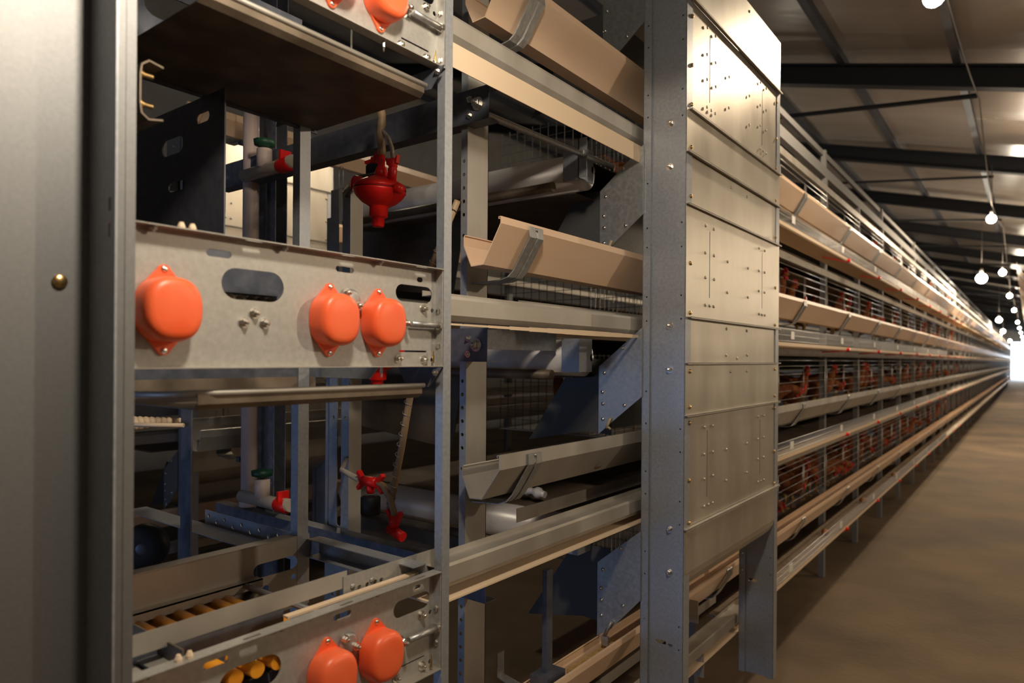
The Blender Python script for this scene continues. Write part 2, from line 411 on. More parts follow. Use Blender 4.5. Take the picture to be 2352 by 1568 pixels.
# ------------------------------------------------------------------ orange-capped drive panels
def cap_outline(n, a, b, e=2.7):
    out = []
    for i in range(n):
        t_ = 2 * math.pi * i / n; c_, s_ = math.cos(t_), math.sin(t_)
        out.append((a * math.copysign(abs(c_) ** (2 / e), c_), b * math.copysign(abs(s_) ** (2 / e), s_)))
    return out
def make_cap(par, y, z, tilt=0.0):
    n = 40; b = MB(); vs = []; fs = []
    y += .004
    rings = [(0, 1.0), (.026, 1.0), (.032, .98), (.037, .93), (.0405, .84), (.042, .70), (.0427, .4), (.043, .02)]
    for d, k in rings:
        for (p, q) in cap_outline(n, .0405 * k, .0450 * k, 2.5): vs.append((-.9685 + d, y + p, z + q))
    for i in range(len(rings) - 1):
        for k in range(n): fs.append((i * n + k, i * n + (k + 1) % n, (i + 1) * n + (k + 1) % n, (i + 1) * n + k))
    fs.append(tuple((len(rings) - 1) * n + k for k in range(n)))
    b.add(vs, fs, True)
    for sg in (1, -1):
        ear = [(y - .027, z + sg * .036)] + [(y + .0095 * math.cos(R(a)), z + sg * (.054 + .0095 * math.sin(R(a)))) for a in range(160, 19, -20)] + [(y + .027, z + sg * .036)]
        b.prism(ear, 0, -.9695, -.9645)
    c = b.build('bearing_cap', 'orange', par)
    for sg in (1, -1):
        sb = MB(); sb.lathe([(.0048, 0), (.0045, .0015), (.002, .0022)], (-.9645, y, z + sg * .057), (1, 0, 0), 12)
        sb.build('screw', 'chrome', c)
    return c
def make_panel():
    t = empty('drive_side_panel', (-.97, .7, 1.53), '', 'machine panel')
    z0, z1 = 1.534, 1.729; y0, y1 = .392, 1.0185
    holes = [slot(.607, 1.6615, .108, .048, 10), slot(.957, 1.676, .100, .033, 10), rect(.917, .992, 1.561, 1.5645), disc(1.008, 1.646, .005, 8), disc(1.008, 1.546, .005, 8)]
    holes += [slot(.972, 1.7055, .016, .010), slot(.785, 1.7055, .040, .010), slot(.549, 1.704, .040, .011)]
    b = MB().plate(rect(y0, y1, z0, z1), holes, 0, -.9715, -.9695)
    b.build('sheet', 'panel', t)
    fl_ = MB().plate(rect(-.9715, -.947, y0, y1), [slot(-.957, .783, .006, .03), slot(-.957, .965, .006, .03), slot(-.957, .60, .006, .03)], 2, 1.7285, 1.730)
    fl_.build('top_flange', 'panel', t)
    MB().box(-.9715, -.947, y0, y1, 1.5325, 1.534).build('bottom_flange', 'galv_dusty', t)
    MB().box(-.9715, -.950, 1.0165, 1.0185, 1.534, 1.729).build('end_flange', 'panel', t)
    for y in (.462, .746, .857): make_cap(t, y, 1.6145)
    for y, z in ((.608, 1.618), (.590, 1.603), (.626, 1.603), (.982, 1.648), (.914, 1.547), (.983, 1.546)):
        bolt((-.9695, y, z), (1, 0, 0), .0062, .012).build('bolt', 'chrome', t)
    for y in (.447, .655, .858):
        bolt((-.960, y, 1.7285), (0, 0, -1), .0062, .008).build('flange_bolt', 'galv', t)
    for y in (.487, .503):
        nb = MB(); nb.lathe([(.005, 0), (.0055, .004), (.003, .010)], (-.960, y, 1.730), (0, 0, 1), 8, False); nb.build('flange_nut', 'cream_edge', t)
    pl = MB(); pl.lathe([(.021, 0), (.021, .004), (.015, .006)], (-.9695, .797, 1.651), (1, 0, 0), 24)
    pf = pl.build('bearing_flange', 'galv', t)
    for y, z in ((.786, 1.664), (.812, 1.643)): bolt((-.9645, y, z), (1, 0, 0), .0055, .012).build('bolt', 'chrome', pf)
    st = MB(); st.tube([(-.956, .935, 1.6155), (-.956, 1.013, 1.6155)], .0062, 12)
    so = st.build('tension_stud', 'galv', t)
    bolt((-.9695, .921, 1.6155), (1, 0, 0), .0085, .026).build('bolt', 'chrome', so)
    n2 = MB(); n2.lathe([(.0095, 0), (.0095, .006)], (-.956, 1.010, 1.6155), (0, 1, 0), 6, False); n2.build('nut', 'chrome', so)
    bolt((-.958, .862, 1.534), (0, 0, -1), .003, .02).build('hanging_screw', 'chrome', t)
    bolt((-.958, 1.0, 1.540), (0, 0, 1), .0022, .024).build('upright_screw', 'brass', t)
    return t
pan = make_panel()
pan['label'] = 'grey steel drive panel in the middle with three orange bearing caps'
for dz, lb in ((.604, 'upper drive panel cut off by the top edge, orange caps seen from below'), (-.613, 'lower drive panel in shade above the bottom edge, dusty orange caps')):
    c = copy_tree(pan); c.location = (0, 0, dz); c['label'] = lb
    for ch in c.children: pass

# belt chain seen through the big slot
for k, zc in enumerate((1.642, 1.029)):
    b = MB()
    for i in range(7):
        b.lathe([(.0095, -.014), (.0095, .004), (.004, .005), (.004, .010)], (-1.03, .565 + i * .0185, zc), (1, 0, 0), 12)
    b.box(-1.036, -1.024, .50, .68, zc - .014, zc - .010)
    tag(MB().box(-1.052, -1.050, .43, .72, zc - .05, zc + .08).box(-1.052, -.9716, .425, .430, zc - .03, zc + .02).box(-1.047, -1.043, .52, .70, zc + .013, zc + .024).build('slot_backing', 'dark_steel'), 'added dark backing behind the drive chain of the %s panel' % ('middle' if k == 0 else 'lower'), 'guard')  # added backing so the slot shows dark around the chain
    tag(b.build('drive_chain', 'brown_steel'), 'grimy drive chain seen through the slot of the %s panel' % ('middle' if k == 0 else 'lower'), 'chain')

# ------------------------------------------------------------------ drip trays and gussets under the panels
def make_tray(z, label, blue=False):
    t = empty('drip_tray', (-1.1, .8, z), label, 'tray')
    pr = [(-.975, z), (-.975, z - .016), (-.985, z - .024), (-1.32, z - .024), (-1.325, z + .01)]
    MB().strip(pr, 1, .52, .985, .002).build('pan', 'brown_steel', t)
    y0, y1 = .52, .99
    MB().tube([(-1.10, y0 - .05, z - .004), (-1.02, y0 - .03, z - .002), (-.985, y0 - .005, z), (-.974, y0 + .03, z), (-.974, y1, z)], .005, 10).build('rolled_lip', 'galv_dusty', t)
    MB().prism([(-.935, z + .036), (-1.06, z + .036), (-1.035, z - .004), (-.972, z - .004)], 1, 1.000, 1.003).build('gusset_plate', 'dark_steel', t)
    MB().prism([(-1.12, z + .036), (-1.41, z + .036), (-1.375, z + .008), (-1.15, z + .008)], 1, 1.000, 1.003).build('gusset_plate', 'post', t)
    MB().box(-1.33, -1.325, .36, .99, z - .03, z + .03).build('rear_angle', 'dark_steel', t)
    bolt((-.95, .998, z + .026), (0, -1, 0), .005, .008).build('bolt', 'chrome', t)
    return t
make_tray(1.495, 'brown rolled-edge drip tray hanging just under the middle panel')
make_tray(2.099, 'large dark drip tray seen from below under the upper panel')
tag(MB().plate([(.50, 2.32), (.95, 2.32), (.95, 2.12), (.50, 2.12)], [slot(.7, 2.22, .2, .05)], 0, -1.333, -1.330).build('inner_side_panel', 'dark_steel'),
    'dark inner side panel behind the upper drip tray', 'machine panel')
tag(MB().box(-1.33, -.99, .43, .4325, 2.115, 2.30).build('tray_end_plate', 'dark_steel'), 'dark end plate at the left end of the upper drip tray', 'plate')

# ------------------------------------------------------------------ lower roller conveyor frame
t = empty('inner_roller_frame', (-1.32, .75, 1.0), 'dim slotted side panel behind the amber rollers', 'machine panel')
MB().plate(rect(.40, .972, .985, 1.143), [slot(.885, 1.088, .11, .03), slot(.90, 1.018, .09, .012), disc(.93, 1.055, .006), disc(.86, 1.045, .009)], 0, -1.322, -1.320).build('sheet', 'galv_dusty', t)
MB().box(-1.35, -1.32, .40, .972, 1.1425, 1.145).build('top_flange', 'galv_dusty', t)
MB().box(-1.322, -1.300, .40, .84, 1.075, 1.078).box(-1.302, -1.300, .40, .84, 1.06, 1.078).build('guide_rail', 'galv_dusty', t)
fn = MB().box(-1.021, -1.019, .44, .835, 1.119, 1.150)
t2 = empty('belt_side_guide', (-1.02, .7, 1.1), 'long flat guide strip running over the amber rollers', 'strip')
fn.build('guide_strip', 'galv_dusty', t2)
MB().plate(rect(.825, 1.10, 1.090, 1.141), [disc(y, 1.112, .005, 8) for y in (.862, .882, .902, .918)] , 0, -1.018, -1.016).build('joint_plate', 'panel', t2)
for y in (.846, .893): 
    MB().lathe([(.006, 0), (.005, .002)], (-1.016, y, 1.118), (1, 0, 0), 12).build('rivet', 'galv', t2)
MB().box(-1.008, -.994, .69, 1.016, 1.108, 1.112).build('belt_edge', 'cream_edge', t2)
ry_ = [.585, .622, .659, .697, .735, .758]
for i, y in enumerate(ry_ + [.54]):
    b = MB(); b.tube([(-1.318, y, 1.052), (-.975, y, 1.052)], .0125, 16)
    tag(b.build('conveyor_roller', 'roller'), 'amber plastic roller lying across the lower roller frame', 'roller', 'amber rollers of the lower frame')
tag(MB().plate(rect(-1.33, -.975, .442, .500), [slot(-1.03, .466, .045, .010)], 2, 1.096, 1.099).build('frame_end_plate', 'galv_dusty'),
    'pale dusty end plate with a slot at the bottom left corner', 'plate')
tag(MB().box(-1.33, -.975, .500, .503, 1.085, 1.125).build('frame_end_angle', 'brown_steel'), 'dark angle between the slotted end plate and the rollers', 'bar')
tag(MB().tube([(-1.32, .80, 1.072), (-1.03, .80, 1.072)], .006, 10).build('axle_rod', 'galv'), 'thin grey rod crossing the roller frame beside its last roller', 'rod')
b = MB(); b.lathe([(.025, 0), (.028, .004), (.028, .03), (.018, .034), (.018, .005), (.0, .004)], (-1.318, .83, 1.03), (1, 0, 0), 20)
tag(b.build('bearing_ring', 'brown_steel'), 'grimy round bearing on the inner roller frame panel', 'bearing')
t = empty('low_cross_bar', (-1.1, 1.0, 1.1), 'blue-lit channel bar joining inner upright to slim post, lower level', 'bar')
MB().strip([(.965, 1.132), (1.0, 1.132), (1.0, 1.092), (.965, 1.092)], 0, -1.32, -.975, .002).build('channel', 'post', t)
t = empty('left_cross_bar', (-1.7, .97, 1.1), 'long grey bar running left from the inner upright, lower level', 'bar')
MB().strip([(.90, 1.100), (.965, 1.100), (.965, 1.075)], 0, -2.10, -1.35, .002).build('angle', 'post', t)
tag(MB().plate(rect(-1.80, -1.33, 1.09, 1.13), [disc(-1.78 + .04 * i, 1.11 + .006 * (-1) ** i, .006, 8) for i in range(9)], 1, .984, .986).build('perforated_bar', 'post'),
    'blue-lit strip full of small holes behind the long grey bar', 'bar')

# ------------------------------------------------------------------ cross beams over each tier
for k, (zc, lb) in enumerate(((2.197, 'long dark channel beam crossing behind the slim post, upper level'), (1.584, 'dark channel beam stub with bolts below the third egg rail'),
                              (.975, 'dark channel beam low behind the slim post'))):
    t = empty('cross_beam', (-1.7, 1.33, zc), lb, 'beam')
    MB().strip([(1.372, zc + .042), (1.330, zc + .042), (1.330, zc - .042), (1.372, zc - .042)], 0, -2.36, -1.088, .0025).build('channel', 'dark_steel', t)
    for x, z, r_ in ((-1.123, zc, .012), (-1.150, zc + .017, .006), (-1.150, zc - .024, .006), (-2.33, zc, .009)):
        bolt((x, 1.3285, z), (0, -1, 0), r_, r_ * 1.8).build('bolt', 'chrome', t)
t = empty('threaded_rod', (-1.1, 1.6, 2.17), 'bright threaded rod from the upper cross beam to the trolley', 'rod')
pp = [Vector((-1.10, 1.335, 2.166)), Vector((-1.10, 1.99, 2.183))]
n_ = 150; MB().tube([pp[0].lerp(pp[1], i / n_) for i in range(n_ + 1)], [.0085 + .0009 * (i % 2) for i in range(n_ + 1)], 10).build('rod', 'galv', t)
b = MB().box(-1.115, -1.085, 1.80, 1.803, 2.11, 2.23).box(-1.115, -1.112, 1.80, 1.85, 2.11, 2.23); b.build('hanger_bracket', 'post', t)
bolt((-1.10, 1.7985, 2.182), (0, -1, 0), .011, .012).build('nut', 'galv', t)

# ------------------------------------------------------------------ manure belts and drums
DR = []
for k, z in enumerate(TZ):
    zc = z - .333
    if k == 0: continue
    t = empty('belt_drum', (-1.7, 1.9, zc), 'pale grey manure belt drum, %s' % {3: 'uppermost, lit from the right behind the red regulator', 2: 'behind the third egg rail', 1: 'low with rounded left end'}[k], 'drum')
    b = MB(); b.lathe([(.04, -1.165), (.057, -1.155), (.060, -1.13), (.060, 0)], (-1.15, 1.9, zc), (1, 0, 0), 28); b.build('drum', 'drum', t)
    MB().box(-1.185, -1.120, 1.822, 1.825, zc - .045, zc + .06).box(-1.123, -1.120, 1.825, 1.90, zc - .045, zc + .06).build('end_bracket', 'post', t)
    MB().lathe([(.012, -1.20), (.012, .03)], (-1.15, 1.9, zc), (1, 0, 0), 12).build('axle', 'galv', t)
    t['label'] = t['label']
    bz = MB().box(-2.28, -1.19, 1.90, 56, zc + .060, zc + .063).box(-2.28, -1.19, 1.90, 56, zc - .065, zc - .062).box(-2.285, -2.280, 1.90, 56, zc - .062, zc + .060)  # last box is an added back sheet that keeps the belt gap dark
    tag(bz.build('manure_belt', 'manure'), 'brown manure belt running back from the %s drum' % {3: 'uppermost', 2: 'middle', 1: 'lowest'}[k], 'belt')
    tag(MB().prism([(-2.47, zc - .05), (-2.45, zc - .12), (-2.36, zc - .30), (-1.80, zc - .36), (-1.74, zc - .06)], 1, 1.985, 1.99).build('scraper_guard', 'manure'),
        'dusty brown guard sheet below the %s manure drum' % {3: 'uppermost', 2: 'middle', 1: 'lowest'}[k], 'guard')
    tag(MB().tube([(-1.22, 1.82, zc - .055), (-2.25, 1.82, zc - .055)], .016, 10).build('pressure_roller', 'brown_steel'),
        'thin dark roller under the %s manure drum' % {3: 'uppermost', 2: 'middle', 1: 'lowest'}[k], 'roller')
tag(MB().box(-1.21, -1.205, 1.46, 1.82, 1.575, 1.640).build('belt_guard_sheet', 'galv'), 'flat grey sheet behind the bolted beam stub', 'sheet')

# ------------------------------------------------------------------ feed troughs
def trough_profile(z, sg, xf, lip=.014):
    P = [(-.004, -.003), (-.004, .002), (0.002, .002), (.002, -lip), (-.052, -.108), (-.090, -.110), (-.114, -.058), (-.114, -.034), (-.110, -.032)]
    return [(xf + sg * a, z + c) for a, c in P]
def make_trough(z, xf, sg, y0, y1, material, label, group, brk, t_=.0028):
    t = empty('feed_trough', (xf, y0, z), label, 'trough', group)
    b = MB().strip(trough_profile(z, sg, xf, .032 if material == 'galv_dusty' else .014), 1, y0, y1, t_)
    b.build('trough_channel', material, t)
    bm = None
    for y in brk:
        if bm is None:
            b = MB(); w_ = .034
            pr = [(.0055, -.004), (.007, -.03), (-.040, -.112), (-.052, -.128), (-.075, -.136), (-.16, -.140)]
            P = [(xf + sg * a, z + c) for a, c in pr]
            # ribbed strap that leans along the trough on its way down
            n_ = len(P)
            for half in (-1, 1):
                vs = []
                for i, (px, pz) in enumerate(P):
                    lean = -.028 * max(0, i - 1) / (n_ - 2)
                    vs += [(px, half * w_ * .5 - w_ * .35 + lean, pz), (px, half * w_ * .5 + w_ * .35 + lean, pz), (px + sg * .003, half * w_ * .5 + w_ * .35 + lean, pz - .002), (px + sg * .003, half * w_ * .5 - w_ * .35 + lean, pz - .002)]
                fs = []
                for i in range(n_ - 1):
                    for k in range(4): fs.append((4 * i + k, 4 * i + (k + 1) % 4, 4 * i + 4 + (k + 1) % 4, 4 * i + 4 + k))
                fs += [(3, 2, 1, 0), (4 * n_ - 4, 4 * n_ - 3, 4 * n_ - 2, 4 * n_ - 1)]
                b.add(vs, fs)
            vs = []
            for i, (px, pz) in enumerate(P):
                lean = -.028 * max(0, i - 1) / (n_ - 2)
                vs += [(px + sg * .001, -w_ * .9 + lean, pz), (px + sg * .001, w_ * .9 + lean, pz)]
            b.add(vs, [(2 * i, 2 * i + 1, 2 * i + 3, 2 * i + 2) for i in range(n_ - 1)])
            b.lathe([(.005, 0), (.004, .003)], (xf + sg * .0075, 0, z - .010), (sg, 0, 0), 8)
            bo = b.build('hanger_bracket', 'galv', t); bm = bo.data
            bo.location = (0, y, 0)
        else:
            bo = bpy.data.objects.new('hanger_bracket', bm); COL.objects.link(bo); bo.parent = t; bo.location = (0, y, 0)
    return t
near_b = [1.42]; far_b = [4.03 + 1.18 * i - 1.18 for i in range(24)]
for k, z in enumerate(TZ):
    mtl = 'galv_dusty' if k == 1 else 'cream'
    make_trough(z, -1.01, 1, 1.28, 56, mtl, {0: 'cream plastic feed trough nearest the floor, right of the trolley', 1: 'grey steel feed trough, second from the floor',
                2: 'cream feed trough whose open end shows in the middle, third from floor', 3: 'uppermost cream feed trough, just below the ceiling'}[k], None, near_b + far_b)
    tag(MB().prism([(-1.062, z - .106), (-1.098, z - .107), (-1.110, z - .075), (-1.044, z - .075)], 1, 2.9, 56).build('mash_feed', 'feed'),
        'yellow mash lying in the %s feed trough' % TN[k], 'feed', kind='stuff')
for k in (1, 3):
    make_trough(TZ[k], -2.49, -1, 1.28, 40, 'galv_dusty' if k == 1 else 'cream', 'rear %s trough end seen through the frame on the left' % ('grey' if k == 1 else 'cream'), None, [1.42, 2.6])

# ------------------------------------------------------------------ egg rails, belts, guards
for k, z in enumerate(TZ):
    zr = z - .205
    nm = {0: 'lowest', 1: 'second', 2: 'third', 3: 'top'}[k]
    t = empty('egg_rail', (-1.0, 1.1, zr), '%s grey egg rail running from the slim post into the trolley' % nm, 'rail')
    P = [(-1.035, zr + .012), (-1.035, zr), (-.990, zr), (-.988, zr - .006), (-.988, zr - .040), (-.996, zr - .052), (-1.03, zr - .052)]
    MB().strip(P, 1, 1.045, 3.0, .002).build('rail_body', 'galv_dusty', t)
    MB().box(-1.12, -1.118, 1.5, 3.0, zr - .01, zr + .028).build('back_guide', 'galv_dusty', t)
    b = MB()
    y = 1.045
    if k == 3: b.box(-.984, -.982, 1.045, 3.0, zr - .115, zr - .062)
    elif k == 2:
        for i in range(24):
            ya, yb = 1.045 + i * .08, 1.045 + (i + 1) * .08
            tw = .004 + .010 * max(0, math.sin((ya - 1.15) * 3.4))
            b.box(-.984, -.982, ya, yb, zr - .060 - tw * .5, zr - .060 + tw * .5)
    else: b.box(-1.09, -.984, 1.045, 3.0, zr - .080, zr - .076)
    tag(b.build('egg_belt', 'cream_edge'), 'pale return run of the %s egg belt under its rail' % nm, 'egg belt')
    # along the cages
    t = empty('egg_guard', (-1.0, 3, zr), '%s wire egg guard along the cage fronts' % nm, 'egg guard')
    b = MB(); g = 0
    y = 2.95
    hz0, hz1 = zr - .034, zr + .026
    while y < 12:
        b.box(-.9922, -.9898, y, y + .004, hz0, hz1); y += .025
    for zz in (hz0, (hz0 + hz1) / 2, hz1): b.tube([(-.9905, 2.95, zz), (-.9905, 56, zz)], .0018, 5)
    b.build('wire_mesh', 'wire', t)
    MB().strip([(-1.14, zr - .058), (-.993, zr - .064), (-.988, zr - .058), (-.988, zr - .040)], 1, 2.95, 56, .002).build('tray_sheet', 'cream_edge', t)
    tg = None
    for i in range(22):
        yy = 3.72 + 1.18 * i
        if tg is None:
            bt = MB().box(-.989, -.986, -.03, .03, hz0 + .012, hz1 - .008); tg = bt.build('clip_tag', 'tag', t, (0, yy, 0))
        else:
            o = bpy.data.objects.new('clip_tag', tg.data); COL.objects.link(o); o.parent = t; o.location = (0, yy, 0)
    tag(MB().box(-1.13, -.995, 2.95, 56, zr - .054, zr - .050).build('egg_collection_belt', 'belt'), 'woven %s egg collection belt beneath the cage fronts' % nm, 'egg belt')
    for i in range(9):
        yy = 5.05 + 1.18 * i
        b = MB(); b.tube([(-.984, yy, zr - .060), (-1.0, yy - .07, zr - .068), (-1.05, yy - .42, zr - .078)], .004, 6); b.lathe([(.012, -.01), (.012, .012)], (-.982, yy, zr - .056), (1, 0, 0), 10)
        tag(b.build('red_clip', 'red'), 'small red clip and strap on the %s egg guard' % nm, 'clip', 'red clips on the %s egg guard' % nm)

# ------------------------------------------------------------------ feed trolley
def make_trolley():
    t = empty('feed_trolley', (-.9, 2.4, .25), 'tall galvanised feed trolley column with riveted panels and bolted side post', 'feed trolley')
    Y0, Y1, X = 1.956, 2.872, -.83
    for nm, y0, zb in (('near_post', Y0, .30), ('far_post', Y1, .245)):
        b = MB()
        h = [slot(-.906, .677, .035, .012), slot(-.875, .673, .016, .008)] if nm == 'near_post' else [slot(-.915, .632, .04, .012)]
        b.plate(rect(-.955, X - .001, zb, 2.86), h, 1, y0 + .010, y0 + .012)
        lh = [disc(-.957, z, .0028, 6) for z in (2.593, 2.525, 2.376, 2.307, 2.1, 1.96, 1.9, 1.745, 1.67, 1.45, 1.35, 1.2, 1.13, .95, .88, .74, .67)]
        b.plate(rect(-.972, -.946, zb, 2.86), lh, 1, y0, y0 + .002)
        lh = [disc(-.843, z, .0028, 6) for z in (2.593, 2.52, 2.37, 2.29, 1.966, 1.893, 1.745, 1.674, 1.34, 1.27, 1.12, 1.05, .74, .67)]
        b.plate(rect(-.860, X, zb, 2.86), lh, 1, y0, y0 + .002)
        b.box(-.972, -.970, y0, y0 + .05, zb, 2.86)
        b.box(X - .002, X, y0, y0 + .045, zb, 2.86)
        po = b.build(nm, 'post', t); po.name = 'end_post'
        if nm == 'near_post':
            for x, z in ((-.885, 2.277), (-.886, 2.143), (-.884, 1.654), (-.884, 1.519), (-.880, 1.029), (-.880, .897)):
                bolt((x, y0 + .010, z), (0, -1, 0), .008, .016).build('bolt', 'chrome', po)
    # outer hopper skin: stacked sheets with proud seams
    lv = [2.86, 2.65, 2.313, 2.18, 2.022, 1.68, 1.54, 1.381, 1.036]
    def rivets(b, dz, rows, xx=X + .0012):
        for (y, z) in rows: dome((xx, y, z + dz), (1, 0, 0), .0055, b)
    tall = [(2.112, 1.979), (2.182, 1.978), (2.110, 1.892), (2.185, 1.892), (2.311, 1.887), (2.112, 1.813), (2.187, 1.814), (2.311, 1.781), (2.524, 1.888), (2.525, 1.781),
            (2.113, 1.725), (2.15, 1.725), (2.185, 1.725), (2.651, 1.978), (2.722, 1.978), (2.651, 1.892), (2.722, 1.893), (2.652, 1.815), (2.722, 1.815), (2.656, 1.727), (2.691, 1.726), (2.727, 1.726)]
    short = [(2.318, 1.657), (2.528, 1.658), (2.316, 1.566), (2.535, 1.568), (2.425, 1.556)]
    for i in range(len(lv) - 1):
        zt, zb = lv[i], lv[i + 1]
        b = MB()
        off = 0 if i % 2 == 0 else -.004
        sl = []
        if i in (1, 4, 7):
            sl = [rect(2.145, 2.151, zb + .07, zb + .285), rect(2.688, 2.694, zb + .07, zb + .285)]
        b.plate(rect(Y0 + .003, Y1 + .04, zb, zt), sl, 0, X - .002 + off, X + .001 + off)
        if sl: b.box(X - .016, X - .014, 2.12, 2.72, zb + .03, zt - .01)
        if i in (1, 4, 7): rivets(b, zb - 1.68, tall)
        elif i in (2, 5): rivets(b, zb - 1.54, short, X - .003)
        else: rivets(b, 0, [(2.35, zt - .03), (2.52, zt - .03)], X + .001 + off)
        b.build('hopper_panel', 'hopper', t)
        b = MB().box(X - .001, X + .012, Y0 + (.02 if i in (1, 4) else .0), Y1 + .04, zb - .0015, zb + .0015).box(X + .010, X + .012, Y0 + (.02 if i in (1, 4) else .0), Y1 + .04, zb - .004, zb + .0015)
        b.build('seam_flange', 'galv_dusty', t)
    b = MB()
    for z in (1.845, 1.693, 1.514, 1.405, 1.356, 2.45, 2.33, 2.20, 2.05, 2.60, 1.18, 1.05):
        for y in (1.992, 2.862): dome((X + .0012, y, z), (1, 0, 0), .007, b)
    b.build('edge_bolts', 'brass', t)
    # rounded lower hopper belly curving back over the lowest trough
    P = [(X, 1.036)] + [(X - .17 + .17 * math.cos(R(a)), .90 + (.10) * -math.sin(R(a))) for a in range(0, 61, 12)]
    MB().strip(P, 1, Y0 + .012, Y1 - .002, .002).build('hopper_belly', 'hopper', t)
    MB().box(X - .002, X, Y1 - .18, Y1 + .045, .80, 1.036)
    # inner skin
    MB().box(-.972, -.970, Y0, Y1, 1.036, 2.86).build('inner_skin', 'galv', t)
    # chutes to the troughs
    for k, z in enumerate(TZ):
        b = MB().prism([(-.968, z + .335), (-1.122, z + .21), (-1.122, z - .01 if k else z - .03), (-1.076, z + .03 if k else z), (-.968, z + .118)], 1, 1.948, 1.951)
        if k == 3: b = MB().prism([(-.968, z + .36), (-1.115, z + .36), (-1.115, z - .02), (-1.076, z + .03), (-.968, z + .118)], 1, 1.948, 1.951)
        c = b.build('chute_plate', 'galv', t)
        rv = MB()
        for x, dz in ((-1.101, .19), (-1.108, .128), (-1.106, .04), (-1.036, .27), (-1.028, .088), (-1.106, .09)): dome((x, 1.948, z + dz), (0, -1, 0), .0065, rv)
        rv.build('rivets', 'chrome', c)
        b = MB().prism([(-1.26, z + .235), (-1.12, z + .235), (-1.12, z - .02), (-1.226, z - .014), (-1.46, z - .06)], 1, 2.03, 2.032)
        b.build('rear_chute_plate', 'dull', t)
        b = MB(); b.add([(-.97, 1.95, z + .335), (-1.122, 1.95, z + .21), (-1.122, 2.85, z + .21), (-.97, 2.85, z + .335)], [(0, 1, 2, 3)]); 
        b.add([(-1.122, 1.95, z + .21), (-1.122, 1.95, z), (-1.122, 2.85, z), (-1.122, 2.85, z + .21)], [(0, 1, 2, 3)])
        b.build('chute_skin', 'galv', t)
        if k == 0:
            b = MB(); b.tube([(-1.065, 1.94, z + .03), (-1.09, 1.94, z - .02)], .006, 8); b.box(-1.10, -1.075, 1.936, 1.944, z - .05, z - .02)
            b.build('spring_latch', 'galv', t)
        else:
            b = MB(); b.tube([(-1.075, 1.943, z + .045), (-1.088, 1.940, z + .012)], .005, 6); b.tube([(-1.090, 1.943, z + .02), (-1.072, 1.940, z + .010)], .004, 6)
            b.build('twine_knot', 'wood', t)
    return t
trol = make_trolley()
c = copy_tree(trol); c.location = (-2.9, 0, 0); c['label'] = 'grey feed trolley of the next row, glimpsed through the frame at left'
# ends of the lowest trough and egg tray inside the trolley legs
t = empty('trough_end_step', (-1.02, 2.45, .6), 'stepped trough end bracket seen through the gap under the trolley', 'bracket')
MB().box(-1.13, -.985, 2.46, 2.463, TZ[0] - .115, TZ[0] - .03).build('end_plate', 'galv_dusty', t)
MB().box(-1.13, -.985, 2.52, 2.523, TZ[0] - .34, TZ[0] - .25).build('end_plate', 'galv_dusty', t)

# ------------------------------------------------------------------ cages
t = empty('cage_row', (-1.17, 45, 0), 'long row of wire layer cages with grey uprights right of the trolley', 'cages')
up_b = MB().strip([(-1.205, -.022), (-1.168, -.022), (-1.168, .022), (-1.205, .022)], 2, 0, 2.86, .002)
Y_UP = [2.90 + 1.18 * i for i in range(72)]
um = None
for y in Y_UP[:46]:
    if um is None: um = up_b.build('upright', 'rail', t, (0, y, 0))
    else:
        o = bpy.data.objects.new('upright', um.data); COL.objects.link(o); o.parent = t; o.location = (0, y, 0)
fr = MB()
for (z0_, z1_) in ((-.035, .015),):
    pass
def grille(k):
    b = MB(); z = TZ[k]
    for dz in (.0, .05, .10, .15, .20, .235): b.tube([(-1.165, .025, z + dz), (-1.165, 1.155, z + dz)], .0022, 5)
    for y in (.03, .575, .605, 1.15): b.tube([(-1.167, y, z - .03), (-1.167, y, z + .20)], .0026, 5)
    return b
gm = {}
for k in range(4):
    for i, y in enumerate(Y_UP[:24]):
        if k not in gm: gm[k] = grille(k).build('front_grille', 'wire', t, (0, y, 0))
        else:
            o = bpy.data.objects.new('front_grille', gm[k].data); COL.objects.link(o); o.parent = t; o.location = (0, y, 0)
far = MB()
for z in TZ:
    for dz in (.0, .05, .10, .15, .20, .235): far.box(-1.167, -1.163, Y_UP[24], 56, z + dz - .002, z + dz + .002)
fo = far.build('distant_grille', 'wire', t); fo['kind'] = 'stuff'
bg = MB()
for i in range(26): bg.box(-1.7215, -1.7185, .045 * i, .045 * i + .003, 0, .40)
for zz in (.0, .2, .39): bg.box(-1.7215, -1.7185, 0, 1.18, zz, zz + .003)
bgo = None
for k in range(4):
    for i, y in enumerate(Y_UP[:10]):
        if bgo is None: bgo = bg.build('back_grille', 'wire', t, (0, y, TZ[k] - .14))
        else:
            o = bpy.data.objects.new('back_grille', bgo.data); COL.objects.link(o); o.parent = t; o.location = (0, y, TZ[k] - .14)
# sloping wire floors, end walls
sm = MB(); em = MB()
for k, z in enumerate(TZ):
    sm.box(-2.3, -1.16, 2.92, 56, z - .148, z - .145)
    for xx in [-2.29 + .05 * i for i in range(23)]: em.box(xx, xx + .0022, 2.915, 2.918, z - .14, z + .28)
    for j in range(9): em.box(-2.3, -1.17, 2.915, 2.918, z - .14 + .05 * j, z - .1378 + .05 * j)
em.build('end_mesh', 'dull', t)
sm.build('wire_floor', 'wire', t)
rb = MB()
for k, z in enumerate(TZ):
    rb.box(-1.20, -1.160, 2.9, 56, z + .262, z + .306)
    for i in range(40): rb.box(-1.1605, -1.1585, 3.1 + .59 * i, 3.112 + .59 * i, z + .280, z + .290)
rb.build('belt_support_rail', 'galv_dusty', t)
tp = MB().box(-1.21, -1.17, 2.9, 56, 2.86, 2.93).box(-1.21, -1.19, 2.9, 56, 3.02, 3.06)
